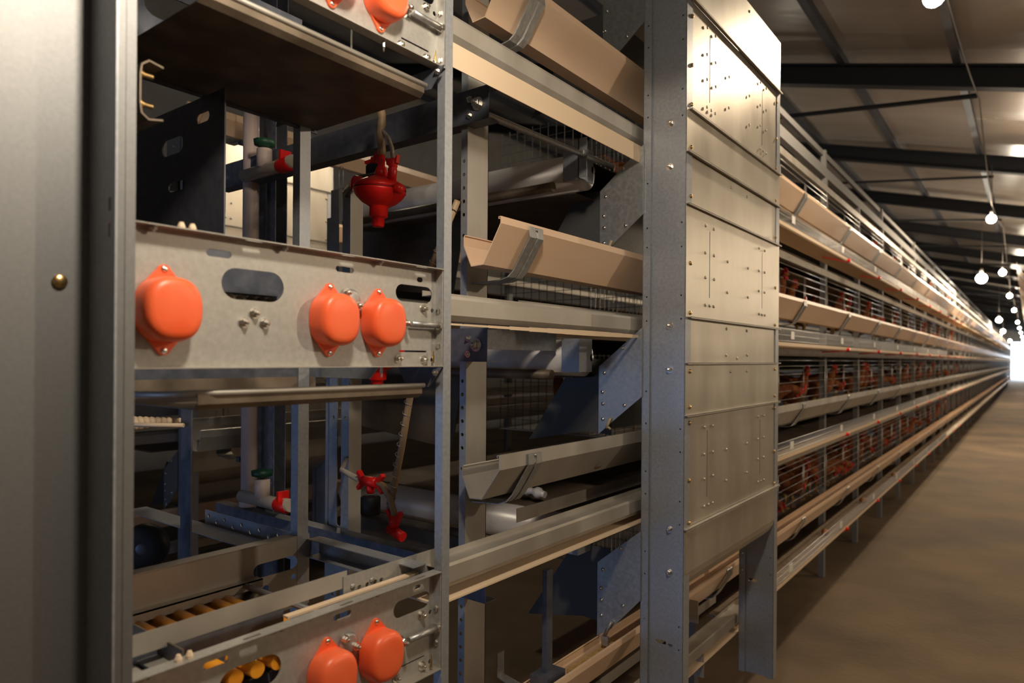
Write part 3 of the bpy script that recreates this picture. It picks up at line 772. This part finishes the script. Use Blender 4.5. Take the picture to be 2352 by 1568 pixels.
for i in range(23): tp.box(-1.205, -1.175, 2.9 + 2.36 * i - .02, 2.9 + 2.36 * i + .02, 2.86, 3.06)
tp.build('top_rail', 'rail', t)
clip = None
for k in range(4):
    for i, y in enumerate(Y_UP[:14]):
        if clip is None: clip = MB().box(-1.163, -1.155, -.010, .010, -.016, .016).build('red_latch', 'red', t, (0, y + .59, TZ[k] + .06))
        else:
            o = bpy.data.objects.new('red_latch', clip.data); COL.objects.link(o); o.parent = t; o.location = (0, y + .59, TZ[k] + .06)

# ------------------------------------------------------------------ hens
def loft(rings, n=16):
    b = MB(); vs = []; fs = []
    ps = [Vector(r[0]) for r in rings]
    for i, (p, ry, rz) in enumerate(rings):
        tdir = (ps[min(i + 1, len(ps) - 1)] - ps[max(i - 1, 0)]).normalized()
        u = Vector((0, 1, 0)); q = tdir.cross(u).normalized()
        for k in range(n):
            a = 2 * math.pi * k / n
            vs.append(Vector(p) + u * (ry * math.cos(a)) + q * (rz * math.sin(a)))
    for i in range(len(rings) - 1):
        for k in range(n): fs.append((i * n + k, i * n + (k + 1) % n, (i + 1) * n + (k + 1) % n, (i + 1) * n + k))
    fs += [tuple(range(n))[::-1], tuple((len(rings) - 1) * n + k for k in range(n))]
    b.add(vs, fs, True); return b
def make_hen(pose):
    t = empty('hen', (0, 0, 0), '', 'hen')
    body = [((-.25, 0, .315), .006, .012), ((-.22, 0, .30), .022, .030), ((-.17, 0, .262), .050, .055), ((-.11, 0, .228), .078, .078), ((-.04, 0, .205), .092, .092),
            ((.03, 0, .200), .090, .092), ((.085, 0, .220), .074, .078)]
    if pose == 'up':
        neck = [((.120, 0, .262), .053, .055), ((.140, 0, .310), .037, .040), ((.148, 0, .350), .028, .030), ((.158, 0, .382), .025, .027), ((.178, 0, .398), .022, .022), ((.196, 0, .396), .013, .013)]
        hd = Vector((.176, 0, .396)); dirn = Vector((1, 0, -.12))
    else:
        neck = [((.135, 0, .245), .054, .054), ((.185, 0, .262), .038, .040), ((.225, 0, .258), .029, .030), ((.252, 0, .240), .026, .026), ((.268, 0, .220), .021, .022), ((.278, 0, .205), .012, .012)]
        hd = Vector((.262, 0, .226)); dirn = Vector((.62, 0, -.78))
    b = loft(body + neck); ob = b.build('body', 'feather', t)
    sd = ob.modifiers.new('s', 'SUBSURF'); sd.levels = sd.render_levels = 1
    dirn.normalize(); upv = Vector((-dirn.z, 0, dirn.x)); 
    if upv.z < 0: upv = -upv
    def P(a, c, s=0): return hd + dirn * a + upv * c + Vector((0, s, 0))
    cb = MB(); prof = [(-.022, .014), (-.030, .034), (-.018, .030), (-.014, .046), (-.004, .034), (.002, .048), (.010, .033), (.015, .040), (.020, .024), (.024, .012)]
    v1 = [P(a, c, -.003) for a, c in prof]; v2 = [P(a, c, .003) for a, c in prof]; n = len(prof)
    cb.add(v1 + v2, [tuple(range(n)), tuple(range(2 * n - 1, n - 1, -1))] + [(i, n + i, n + (i + 1) % n, (i + 1) % n) for i in range(n)])
    cb.build('comb', 'comb', t)
    for sg in (1, -1):
        wb = MB(); wb.lathe([(.002, .0), (.009, -.010), (.011, -.020), (.006, -.030)], P(.012, -.010, sg * .008), tuple(upv), 10); wb.build('wattle', 'comb', t)
        eb = MB(); eb.lathe([(.0045, -.001), (.004, .0015), (.001, .003)], P(.006, .006, sg * .0205), (0, sg, 0), 10); eb.build('eye', 'eye', t)
        fb = MB(); fb.lathe([(.012, 0), (.010, .002)], P(.004, .003, sg * .0185), (0, sg, 0), 12); fb.build('face_patch', 'comb', t)
    bk = MB(); bk.lathe([(.009, -.004), (.007, .010), (.001, .026)], P(.014, -.002), tuple(dirn), 10); bk.build('beak', 'beak', t)
    tl = MB()
    for i in range(7):
        a = (i - 3) * .10
        tl.add([(-.19, a * .12, .27), (-.30, a * .42 - .012, .375 - abs(a) * .15), (-.315, a * .45, .385 - abs(a) * .15), (-.30, a * .42 + .012, .375 - abs(a) * .15), (-.19, a * .12 + .004, .30)], [(0, 1, 2, 3, 4), (4, 3, 2, 1, 0)])
    tl.build('tail', 'feather', t)
    for sg in (1, -1):
        wg = MB(); rings = [((.06, sg * .084, .235), .012, .02), ((.0, sg * .097, .225), .014, .055), ((-.08, sg * .088, .232), .013, .055), ((-.16, sg * .055, .268), .010, .03), ((-.21, sg * .03, .29), .004, .008)]
        w_ = loft(rings, 12); w_.build('wing', 'feather', t)
        lg = MB(); lg.tube([(-.01, sg * .045, .13), (0.0, sg * .045, .07), (-.015, sg * .045, .012)], [.02, .008, .007], 8)
        for a in (-35, 0, 35, 180):
            lg.tube([(-.015, sg * .045, .010), (-.015 + .045 * math.cos(R(a)) * (1 if a != 180 else .5), sg * .045 + .045 * math.sin(R(a)), .005)], [.006, .003], 6)
        lg.build('leg', 'beak', t)
    return t
hen_up, hen_dn = make_hen('up'), make_hen('down')
HG = 'hens farther down the cages'
nearlab = {0: 'brown hen standing behind the bars in the third tier, closest to the trolley', 1: 'brown hen with red comb in the third tier, second from the trolley',
           2: 'brown hen crouched low in the second tier next to the trolley', 3: 'brown hen at the bottom trough, its head over the cream lip near the trolley',
           4: 'hen with raised head at the very top, beyond the uppermost trough', 5: 'brown hen deep inside the cages, seen through the gap behind the wide upright'}
first = {'up': True, 'down': True}
def put_hen(pose, x, y, k, rz, s=.80, label=None, dz=0, floor=-.143):
    src = hen_up if pose == 'up' else hen_dn
    if first[pose]: o = src; first[pose] = False
    else: o = copy_tree(src)
    o.location = (x, y, TZ[k] + floor + dz); o.rotation_euler = (0, 0, R(rz)); o.scale = (s, s, s)
    if label: o['label'] = label
    else:
        o['label'] = 'brown hen somewhere in the %s row of wire cages, farther along' % TN[k]
        o['group'] = 'hens in the %s tier' % TN[k]
    return o
put_hen('up', -1.29, 4.24, 2, -20, label=nearlab[0]); put_hen('up', -1.32, 4.52, 2, 25, .74, label=nearlab[1])
put_hen('down', -1.33, 4.35, 1, 15, label=nearlab[2]); put_hen('down', -1.33, 4.05, 0, -10, label=nearlab[3])
put_hen('up', -1.32, 7.25, 3, 10, label=nearlab[4]); put_hen('up', -2.12, 3.35, 1, -95, .8, label=nearlab[5])
for k, ys in ((2, (5.3, 5.95, 6.25, 6.85, 7.05, 8.4, 8.7, 10.9, 11.3, 12.1, 13.0, 14.8, 17)), (1, (4.75, 5.42, 5.6, 6.65, 6.9, 7.8, 9.4, 10.4, 10.7, 11.9, 13.6, 16)),
              (0, (4.9, 5.25, 5.45, 5.68, 5.80, 5.95, 6.15, 6.5, 6.85, 7.2, 7.7, 8.1, 9.0, 9.6, 10.4, 11.2, 12.5, 14)), (3, (7.9, 8.4, 8.9, 9.9, 10.4, 11.7, 13, 14.2, 15.5))):
    for y in ys:
        po = 'up' if rnd.random() < (.35 if k in (0,) else .6) else 'down'
        put_hen(po, -1.285 + rnd.uniform(-.05, .03) + (-.04 if po == 'down' else 0), y, k, rnd.uniform(-40, 40), rnd.uniform(.74, .84))
for k in range(4):
    for i in range(7):
        put_hen('up', -1.55 + rnd.uniform(-.06, .06), 3.3 + i * 1.3 + rnd.uniform(-.3, .3), k, rnd.uniform(0, 360), rnd.uniform(.74, .82))

# ------------------------------------------------------------------ eggs on the lowest belts
eg = MB(); eg.lathe([(.002, -.028), (.012, -.025), (.019, -.015), (.0218, -.003), (.0205, .009), (.015, .020), (.007, .0265), (.001, .028)], (0, 0, 0), (0, 1, 0), 18)
e0 = eg.build('egg', 'egg')
spots = [((-1.05, 4.74), 'brown egg on the lowest belt, nearest right of the trolley'), ((-1.05, 6.0), 'brown egg on the lowest belt, next beyond the nearest one'),
         ((-1.05, 7.55), 'brown egg on the lowest belt, third from the trolley'), ((-1.04, 2.83), 'dark brown egg in the gap between the trolley legs')]
for i, ((x, y), lb) in enumerate(spots):
    o = e0 if i == 0 else e0.copy()
    if i: COL.objects.link(o)
    o.location = (x, y, TZ[0] - .205 - .050 + .0215); o.rotation_euler = (0, 0, R(30 + 50 * i))
    tag(o, lb, 'egg')

# ------------------------------------------------------------------ water lines: pipe, regulators, valves
t = empty('drop_pipe', (-2.17, 1.33, 1.0), 'pale upright water pipe between the perforated posts', 'pipe')
MB().tube([(-2.17, 1.345, 1.06), (-2.17, 1.345, 2.9)], .027, 18).build('pipe', 'pvc', t)
MB().lathe([(.033, 0), (.033, .05), (.028, .052)], (-2.17, 1.345, 1.03), (0, 0, 1), 18).build('socket', 'pvc', t)
MB().lathe([(.033, 0), (.033, .07), (.028, .072)], (-2.17, 1.345, 1.70), (0, 0, 1), 18).build('tee_fitting', 'pvc', t)
for k, (zz, lb) in enumerate(((2.165, 'red and grey valve branch with green handle, upper left beside the pale pipe'), (1.075, 'red and grey valve branch at the foot of the pale pipe'))):
    t = empty('branch_valve', (-2.1, 1.3, zz), lb, 'valve')
    MB().tube([(-2.14, 1.30, zz), (-1.95, 1.30, zz), (-1.86, 1.30, zz + .005)], .021, 14).build('branch_pipe', 'clear', t)
    MB().lathe([(.025, 0), (.025, .06), (.018, .062)], (-2.02, 1.30, zz + .01), (0, 0, 1), 14).build('valve_body', 'pvc', t)
    MB().lathe([(.012, 0), (.034, .008), (.036, .024), (.014, .03)], (-2.02, 1.30, zz + .075), (0, 0, 1), 10).build('handle', 'green', t)
    b = MB(); b.lathe([(.019, 0), (.024, .012), (.024, .06), (.018, .07)], (-1.94, 1.30, zz), (1, 0, 0), 14); b.box(-1.91, -1.90, 1.28, 1.32, zz, zz + .045)
    b.build('union_nut', 'red', t)

def wing(b, c, d, l=.03):
    c = Vector(c); d = Vector(d).normalized()
    s_ = d.cross(Vector((0, 1, 0))).normalized()
    for sg in (1, -1):
        b.prism([(c.x + d.x * .0 + s_.x * .004 * sg, c.z + d.z * .0 + s_.z * .004 * sg), (c.x + d.x * l + s_.x * .014 * sg, c.z + d.z * l + s_.z * .014 * sg),
                 (c.x + d.x * l * 1.05 + s_.x * .006 * sg, c.z + d.z * l * 1.05 + s_.z * .006 * sg), (c.x + d.x * .3 * l, c.z + d.z * .3 * l)], 1, c.y - .007, c.y + .007)
def make_regulator(z):
    t = empty('water_regulator', (-1.345, 1.2, z), '', 'regulator')
    b = MB(); b.lathe([(.020, .034), (.028, .030), (.050, .020), (.064, .012), (.068, .006), (.068, .001), (.066, .0), (.066, -.002), (.068, -.003), (.068, -.008), (.060, -.020), (.045, -.034), (.030, -.042), (.024, -.046),
                             (.024, -.070), (.021, -.072), (.016, -.074), (.016, -.094), (.012, -.097)], (-1.345, 1.2, z), (.06, 0, 1), 36)
    b.build('body', 'red', t)
    MB().lathe([(.0665, -.0005), (.0685, -.001), (.0665, -.0025)], (-1.345, 1.2, z), (.06, 0, 1), 36).build('seam_ring', 'black', t)
    b = MB(); b.lathe([(.019, 0), (.021, .01), (.021, .024), (.015, .028)], (-1.395, 1.185, z + .016), (-.8, -.5, .25), 14); b.build('inlet_boss', 'red', t)
    b = MB(); b.lathe([(.013, 0), (.017, .01), (.013, .025), (.010, .03), (.010, .06)], (-1.34, 1.2, z + .030), (0, 0, 1), 14); b.build('top_boss', 'red', t)
    b = MB(); b.lathe([(.012, 0), (.012, .03), (.010, .033), (.012, .035), (.011, .055)], (-1.300, 1.2, z + .016), (.1, 0, 1), 12)
    for sg in (1, -1): b.prism([(-1.297, z + .06), (-1.297 + sg * .022, z + .078), (-1.297 + sg * .018, z + .058), (-1.297, z + .05)], 1, 1.195, 1.205)
    b.build('outlet_valve', 'red', t)
    MB().lathe([(.012, 0), (.014, .01), (.010, .022)], (-1.275, 1.195, z - .008), (1, -.2, -.2), 12).build('side_nut', 'red', t)
    b = MB(); b.tube([(-1.296, 1.2, z + .072), (-1.30, 1.2, z + .10), (-1.315, 1.2, z + .13), (-1.335, 1.2, z + .15)], .0055, 8); b.build('clear_hose', 'clear', t)
    b = MB(); pts = [(-1.341 + .003 * math.sin(i), 1.2, z + .085 + .012 * i) for i in range(14)]; b.tube(pts, [.010 + .0015 * (i % 2) for i in range(14)], 10); b.build('supply_hose', 'hose', t)
    b = MB(); b.tube([(-1.70, 1.379, z + .075), (-1.48, 1.24, z + .055), (-1.36, 1.22, z + .042)], .0125, 12); b.build('inlet_pipe', 'brown_steel', t)
    b = MB(); b.lathe([(.020, 0), (.023, .004), (.023, .026), (.019, .03)], (-1.435, 1.26, z + .062), (0, 0, 1), 16); b.build('valve_cap', 'black', t)
    b = MB(); b.lathe([(.012, 0), (.010, .02)], (-1.435, 1.26, z + .092), (0, 0, 1), 10); wing(b, (-1.435, 1.26, z + .105), (-1, 0, -.4)); wing(b, (-1.435, 1.26, z + .105), (1, 0, .5)); b.build('wing_handle', 'red', t)
    return t
rg = make_regulator(1.985); rg['label'] = 'bright red round water regulator hanging below the upper cross beam'
c = copy_tree(rg); c.location = (0, 0, -.421); c['label'] = 'red water regulator mostly hidden behind the middle drip tray'
t = empty('spiral_hose', (-1.28, 1.2, 1.3), 'tan water hose wound with wire hanging below the middle drip tray', 'hose')
A, B_ = Vector((-1.165, 1.15, 1.515)), Vector((-1.325, 1.22, 1.14))
MB().tube([A, A.lerp(B_, .5) + Vector((.004, 0, 0)), B_], .0085, 10).build('hose', 'hose', t)
sp = []
for i in range(160):
    p = A.lerp(B_, i / 159); a = i * .55; sp.append(p + Vector((.0105 * math.cos(a), .0105 * math.sin(a), 0)))
MB().tube(sp, .0012, 5).build('wire_spiral', 'galv', t)
MB().lathe([(.013, 0), (.013, .035)], A - Vector((0, 0, .018)), (0, 0, 1), 12).build('hose_nut', 'red', t)
t = empty('spiral_hose', (-1.17, 1.3, 1.7), 'brown wound hose slanting behind the middle panel toward the slim post', 'hose')
A, B_ = Vector((-1.12, 1.25, 1.935)), Vector((-1.24, 1.27, 1.76))
MB().tube([A, B_], .008, 10).build('hose', 'hose', t)
sp = [A.lerp(B_, i / 90) + Vector((.010 * math.cos(i * .5), .010 * math.sin(i * .5), 0)) for i in range(91)]
MB().tube(sp, .0012, 5).build('wire_spiral', 'brown_steel', t)

t = empty('wing_valve', (-1.36, 1.2, 1.2), 'red butterfly valve on a black cap, low behind the slim post', 'valve')
vz = 1.225
b = MB(); b.lathe([(.010, 0), (.012, .012), (.009, .03)], (-1.372, 1.2, vz - .03), (0, 0, 1), 12); b.tube([(-1.40, 1.2, vz), (-1.345, 1.2, vz)], .014, 12); MB().tube([(-1.69, 1.378, vz + .01), (-1.55, 1.25, vz + .005), (-1.415, 1.2, vz)], .008, 8).build('feed_pipe', 'clear', t)
for sx in (1, -1):
    for sz in (1, -1): b.prism([(-1.372 + sx * .02, vz), (-1.372 + sx * .045, vz + sz * .026), (-1.372 + sx * .05, vz + sz * .018), (-1.372 + sx * .03, vz - sz * .004)], 1, 1.193, 1.207)
b.build('valve', 'red', t)
MB().lathe([(.024, 0), (.026, .004), (.026, .045), (.018, .05)], (-1.372, 1.2, vz - .085), (0, 0, 1), 18).build('cap', 'black', t)
MB().tube([(-1.345, 1.2, vz), (-1.325, 1.2, vz - .004), (-1.30, 1.2, vz - .03), (-1.285, 1.2, vz - .065), (-1.28, 1.2, vz - .09)], .0085, 10).build('elbow_hose', 'hose', t)
b = MB(); b.lathe([(.012, 0), (.015, .01), (.012, .03)], (-1.283, 1.2, vz - .105), (0, 0, 1), 12); b.tube([(-1.30, 1.2, vz - .11), (-1.25, 1.2, vz - .125)], .013, 10)
b.prism([(-1.29, vz - .09), (-1.31, vz - .065), (-1.30, vz - .06), (-1.283, vz - .08)], 1, 1.193, 1.207); b.prism([(-1.276, vz - .09), (-1.262, vz - .062), (-1.256, vz - .068), (-1.27, vz - .095)], 1, 1.193, 1.207)
b.build('lower_valve', 'red', t)

# ------------------------------------------------------------------ odds and ends inside the frame
t = empty('channel_stub', (-1.02, .46, 1.93), 'rounded channel end with two yellow bolts beside the left cover column', 'bracket')
P = [(.482, 1.968), (.462, 1.972), (.452, 1.964), (.450, 1.95), (.450, 1.91), (.452, 1.895), (.462, 1.888), (.482, 1.892)]
MB().strip(P, 0, -1.40, -1.005, .0025).build('channel', 'brown_steel', t)
MB().box(-1.40, -1.38, .3435, .452, 1.925, 1.945).build('foot', 'dark_steel', t)
for z in (1.955, 1.912):
    b = MB(); b.lathe([(.0065, 0), (.0065, .008), (.004, .009), (.004, .022)], (-1.02, .4515, z), (0, 1, 0), 10); b.build('bolt', 'brass', t)
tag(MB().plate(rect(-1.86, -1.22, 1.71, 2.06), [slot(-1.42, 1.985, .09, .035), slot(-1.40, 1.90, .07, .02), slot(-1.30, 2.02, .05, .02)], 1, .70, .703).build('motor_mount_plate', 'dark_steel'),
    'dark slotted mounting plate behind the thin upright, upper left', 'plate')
tag(MB().box(-2.3, -1.03, .34, .343, 1.62, 2.75).build('light_block_sheet', 'dark_steel'), 'added dark sheet blocking cool daylight behind the left cover column', 'sheet')  # added sheet that keeps the door daylight off the upper frame
b = MB()
for i in range(24):
    a0, a1 = 2 * math.pi * i / 24, 2 * math.pi * (i + 1) / 24
b.lathe([(.018, -.018), (.044, -.018), (.050, -.010), (.050, .010), (.044, .018), (.018, .018)], (-1.53, .70, 1.135), (.7, -.7, 0), 28)
t = empty('rubber_wheel', (-1.6, .8, 1.135), 'black rubber wheel with grey hub in the dark lower left', 'wheel')
b.build('tyre', 'black', t)
MB().lathe([(.0179, -.016), (.0179, .016), (.006, .020)], (-1.53, .70, 1.135), (.7, -.7, 0), 20).build('hub', 'dark_steel', t)
b = MB()
b.tube([(-1.66, .70, 1.392), (-1.54, .79, 1.392)], .005, 8)
for i in range(10):
    b.lathe([(.018 - .0014 * i, -.006), (.020 - .0014 * i, 0), (.018 - .0014 * i, .006)], (-1.66, .72 + .0135 * i, 1.392), (0, 1, 0), 16)
tag(b.build('coiled_cone', 'cream_edge'), 'small tan ribbed cone low at the left behind the cover column', 'cone')
b = MB(); pts = [(-1.68 + .012 * i, 1.95, 1.115 - .0012 * i) for i in range(30)]
b.tube(pts, [.016 + .004 * (1 if (i // 2) % 2 else -1) for i in range(30)], 12)
tag(b.build('ribbed_hose', 'drum'), 'grey ribbed hose above the low manure drum', 'hose')
b = MB(); pts = [(-1.55 + .012 * i, 1.95, .28 - .002 * i) for i in range(30)]
b.tube(pts, [.026 + .006 * (1 if (i // 2) % 2 else -1) for i in range(30)], 12)
tag(b.build('ribbed_hose', 'drum'), 'thick ribbed hose near the floor left of the lowest trough', 'hose')
tag(MB().tube([(-2.55, 1.2, 1.905), (-2.2, 1.318, 1.885), (-2.13, 1.396, 1.88)], .003, 6).build('cable_tie', 'black'), 'thin black cable stretched to the perforated post', 'cable')
# plumes of loose feathers caught in the grey trough
b = MB()
for i in range(16):
    x, y, z = -1.06 - rnd.uniform(0, .03), 1.68 + rnd.uniform(0, .16), TZ[1] - .105 + rnd.uniform(0, .02)
    p0 = Vector((x, y, z)); d = Vector((rnd.uniform(-.3, .3), rnd.uniform(-1, 1), rnd.uniform(-.1, .5))).normalized(); s_ = Vector((0, 0, 1)).cross(d).normalized()
    L_ = rnd.uniform(.03, .06); wd = rnd.uniform(.006, .010)
    b.add([p0, p0 + d * L_ * .4 + s_ * wd, p0 + d * L_, p0 + d * L_ * .4 - s_ * wd], [(0, 1, 2, 3), (3, 2, 1, 0)])
tag(b.build('loose_feathers', 'feather_pale'), 'clump of loose buff feathers below the grey trough', 'feathers', kind='stuff')
t = empty('feed_gate', (-1.08, 1.55, .66), 'dark gate fitting standing in the lowest trough behind the slim post', 'bracket')
b = MB().box(-1.10, -1.085, 1.60, 1.63, .57, .95).build('gate_bar', 'dark_steel', t)
MB().box(-1.12, -1.06, 1.57, 1.66, .56, .66).build('gate_block', 'dark_steel', t)
MB().strip([(-1.16, .74), (-1.16, .675), (-1.10, .665)], 1, 1.47, 1.50, .003).build('hook_plate', 'galv', t)
tag(MB().prism([(-1.062, .571), (-1.098, .570), (-1.112, .612), (-1.040, .612)], 1, 1.75, 2.05).build('mash_feed', 'feed'), 'heap of mash in the lowest trough end beside the gate fitting', 'feed', kind='stuff')

# ------------------------------------------------------------------ next row and right row
for k, z in enumerate(TZ):
    make_trough(z, -3.91, 1, 1.28, 30, 'galv_dusty' if k == 1 else 'cream', 'next-row %s feed trough seen far left through the frame' % TN[k], None, [1.42, 3.0])
    tag(MB().strip([(-3.935, z - .193), (-3.935, z - .205), (-3.890, z - .205), (-3.888, z - .25), (-3.92, z - .257)], 1, 1.0, 30, .002).build('egg_rail', 'galv_dusty'),
        'next-row %s egg rail seen far left through the frame' % TN[k], 'rail')
    tag(MB().box(-5.2, -4.09, 1.9, 30, z - .33, z - .32).build('manure_belt', 'manure'), 'next-row %s manure belt, dark strip far left' % TN[k], 'belt')
t = empty('neighbour_rack', (-4.1, 1.4, 0), 'pale end frame of the next row, bright patch at upper left', 'frame')
for x, y in ((-4.08, 1.40), (-4.9, 1.40), (-4.08, 2.9), (-4.08, 5.3)): MB().box(x - .04, x, y, y + .08, 0, 2.86).build('upright', 'cover', t)
for z in (.9, 1.5, 2.1, 2.7): MB().box(-5.2, -4.0, 1.38, 1.40, z, z + .09).build('cross_beam', 'cover', t)
t = empty('right_cage_row', (.06, 24, 0), 'edge of the right-hand cage row at the far right border', 'cages')
for i in range(12): MB().box(.04, .08, 8.2 + 3.54 * i - .02, 8.2 + 3.54 * i + .02, 0, 2.86).build('upright', 'post', t)
MB().box(.045, .075, 8.2, 60, 2.40, 2.44).build('rail', 'post', t)
make_trough(TZ[3], -.107, -1, 8.0, 60, 'cream', 'cream trough tip of the right-hand row at the far right border', None, [8.6 + 1.18 * i for i in range(10)])
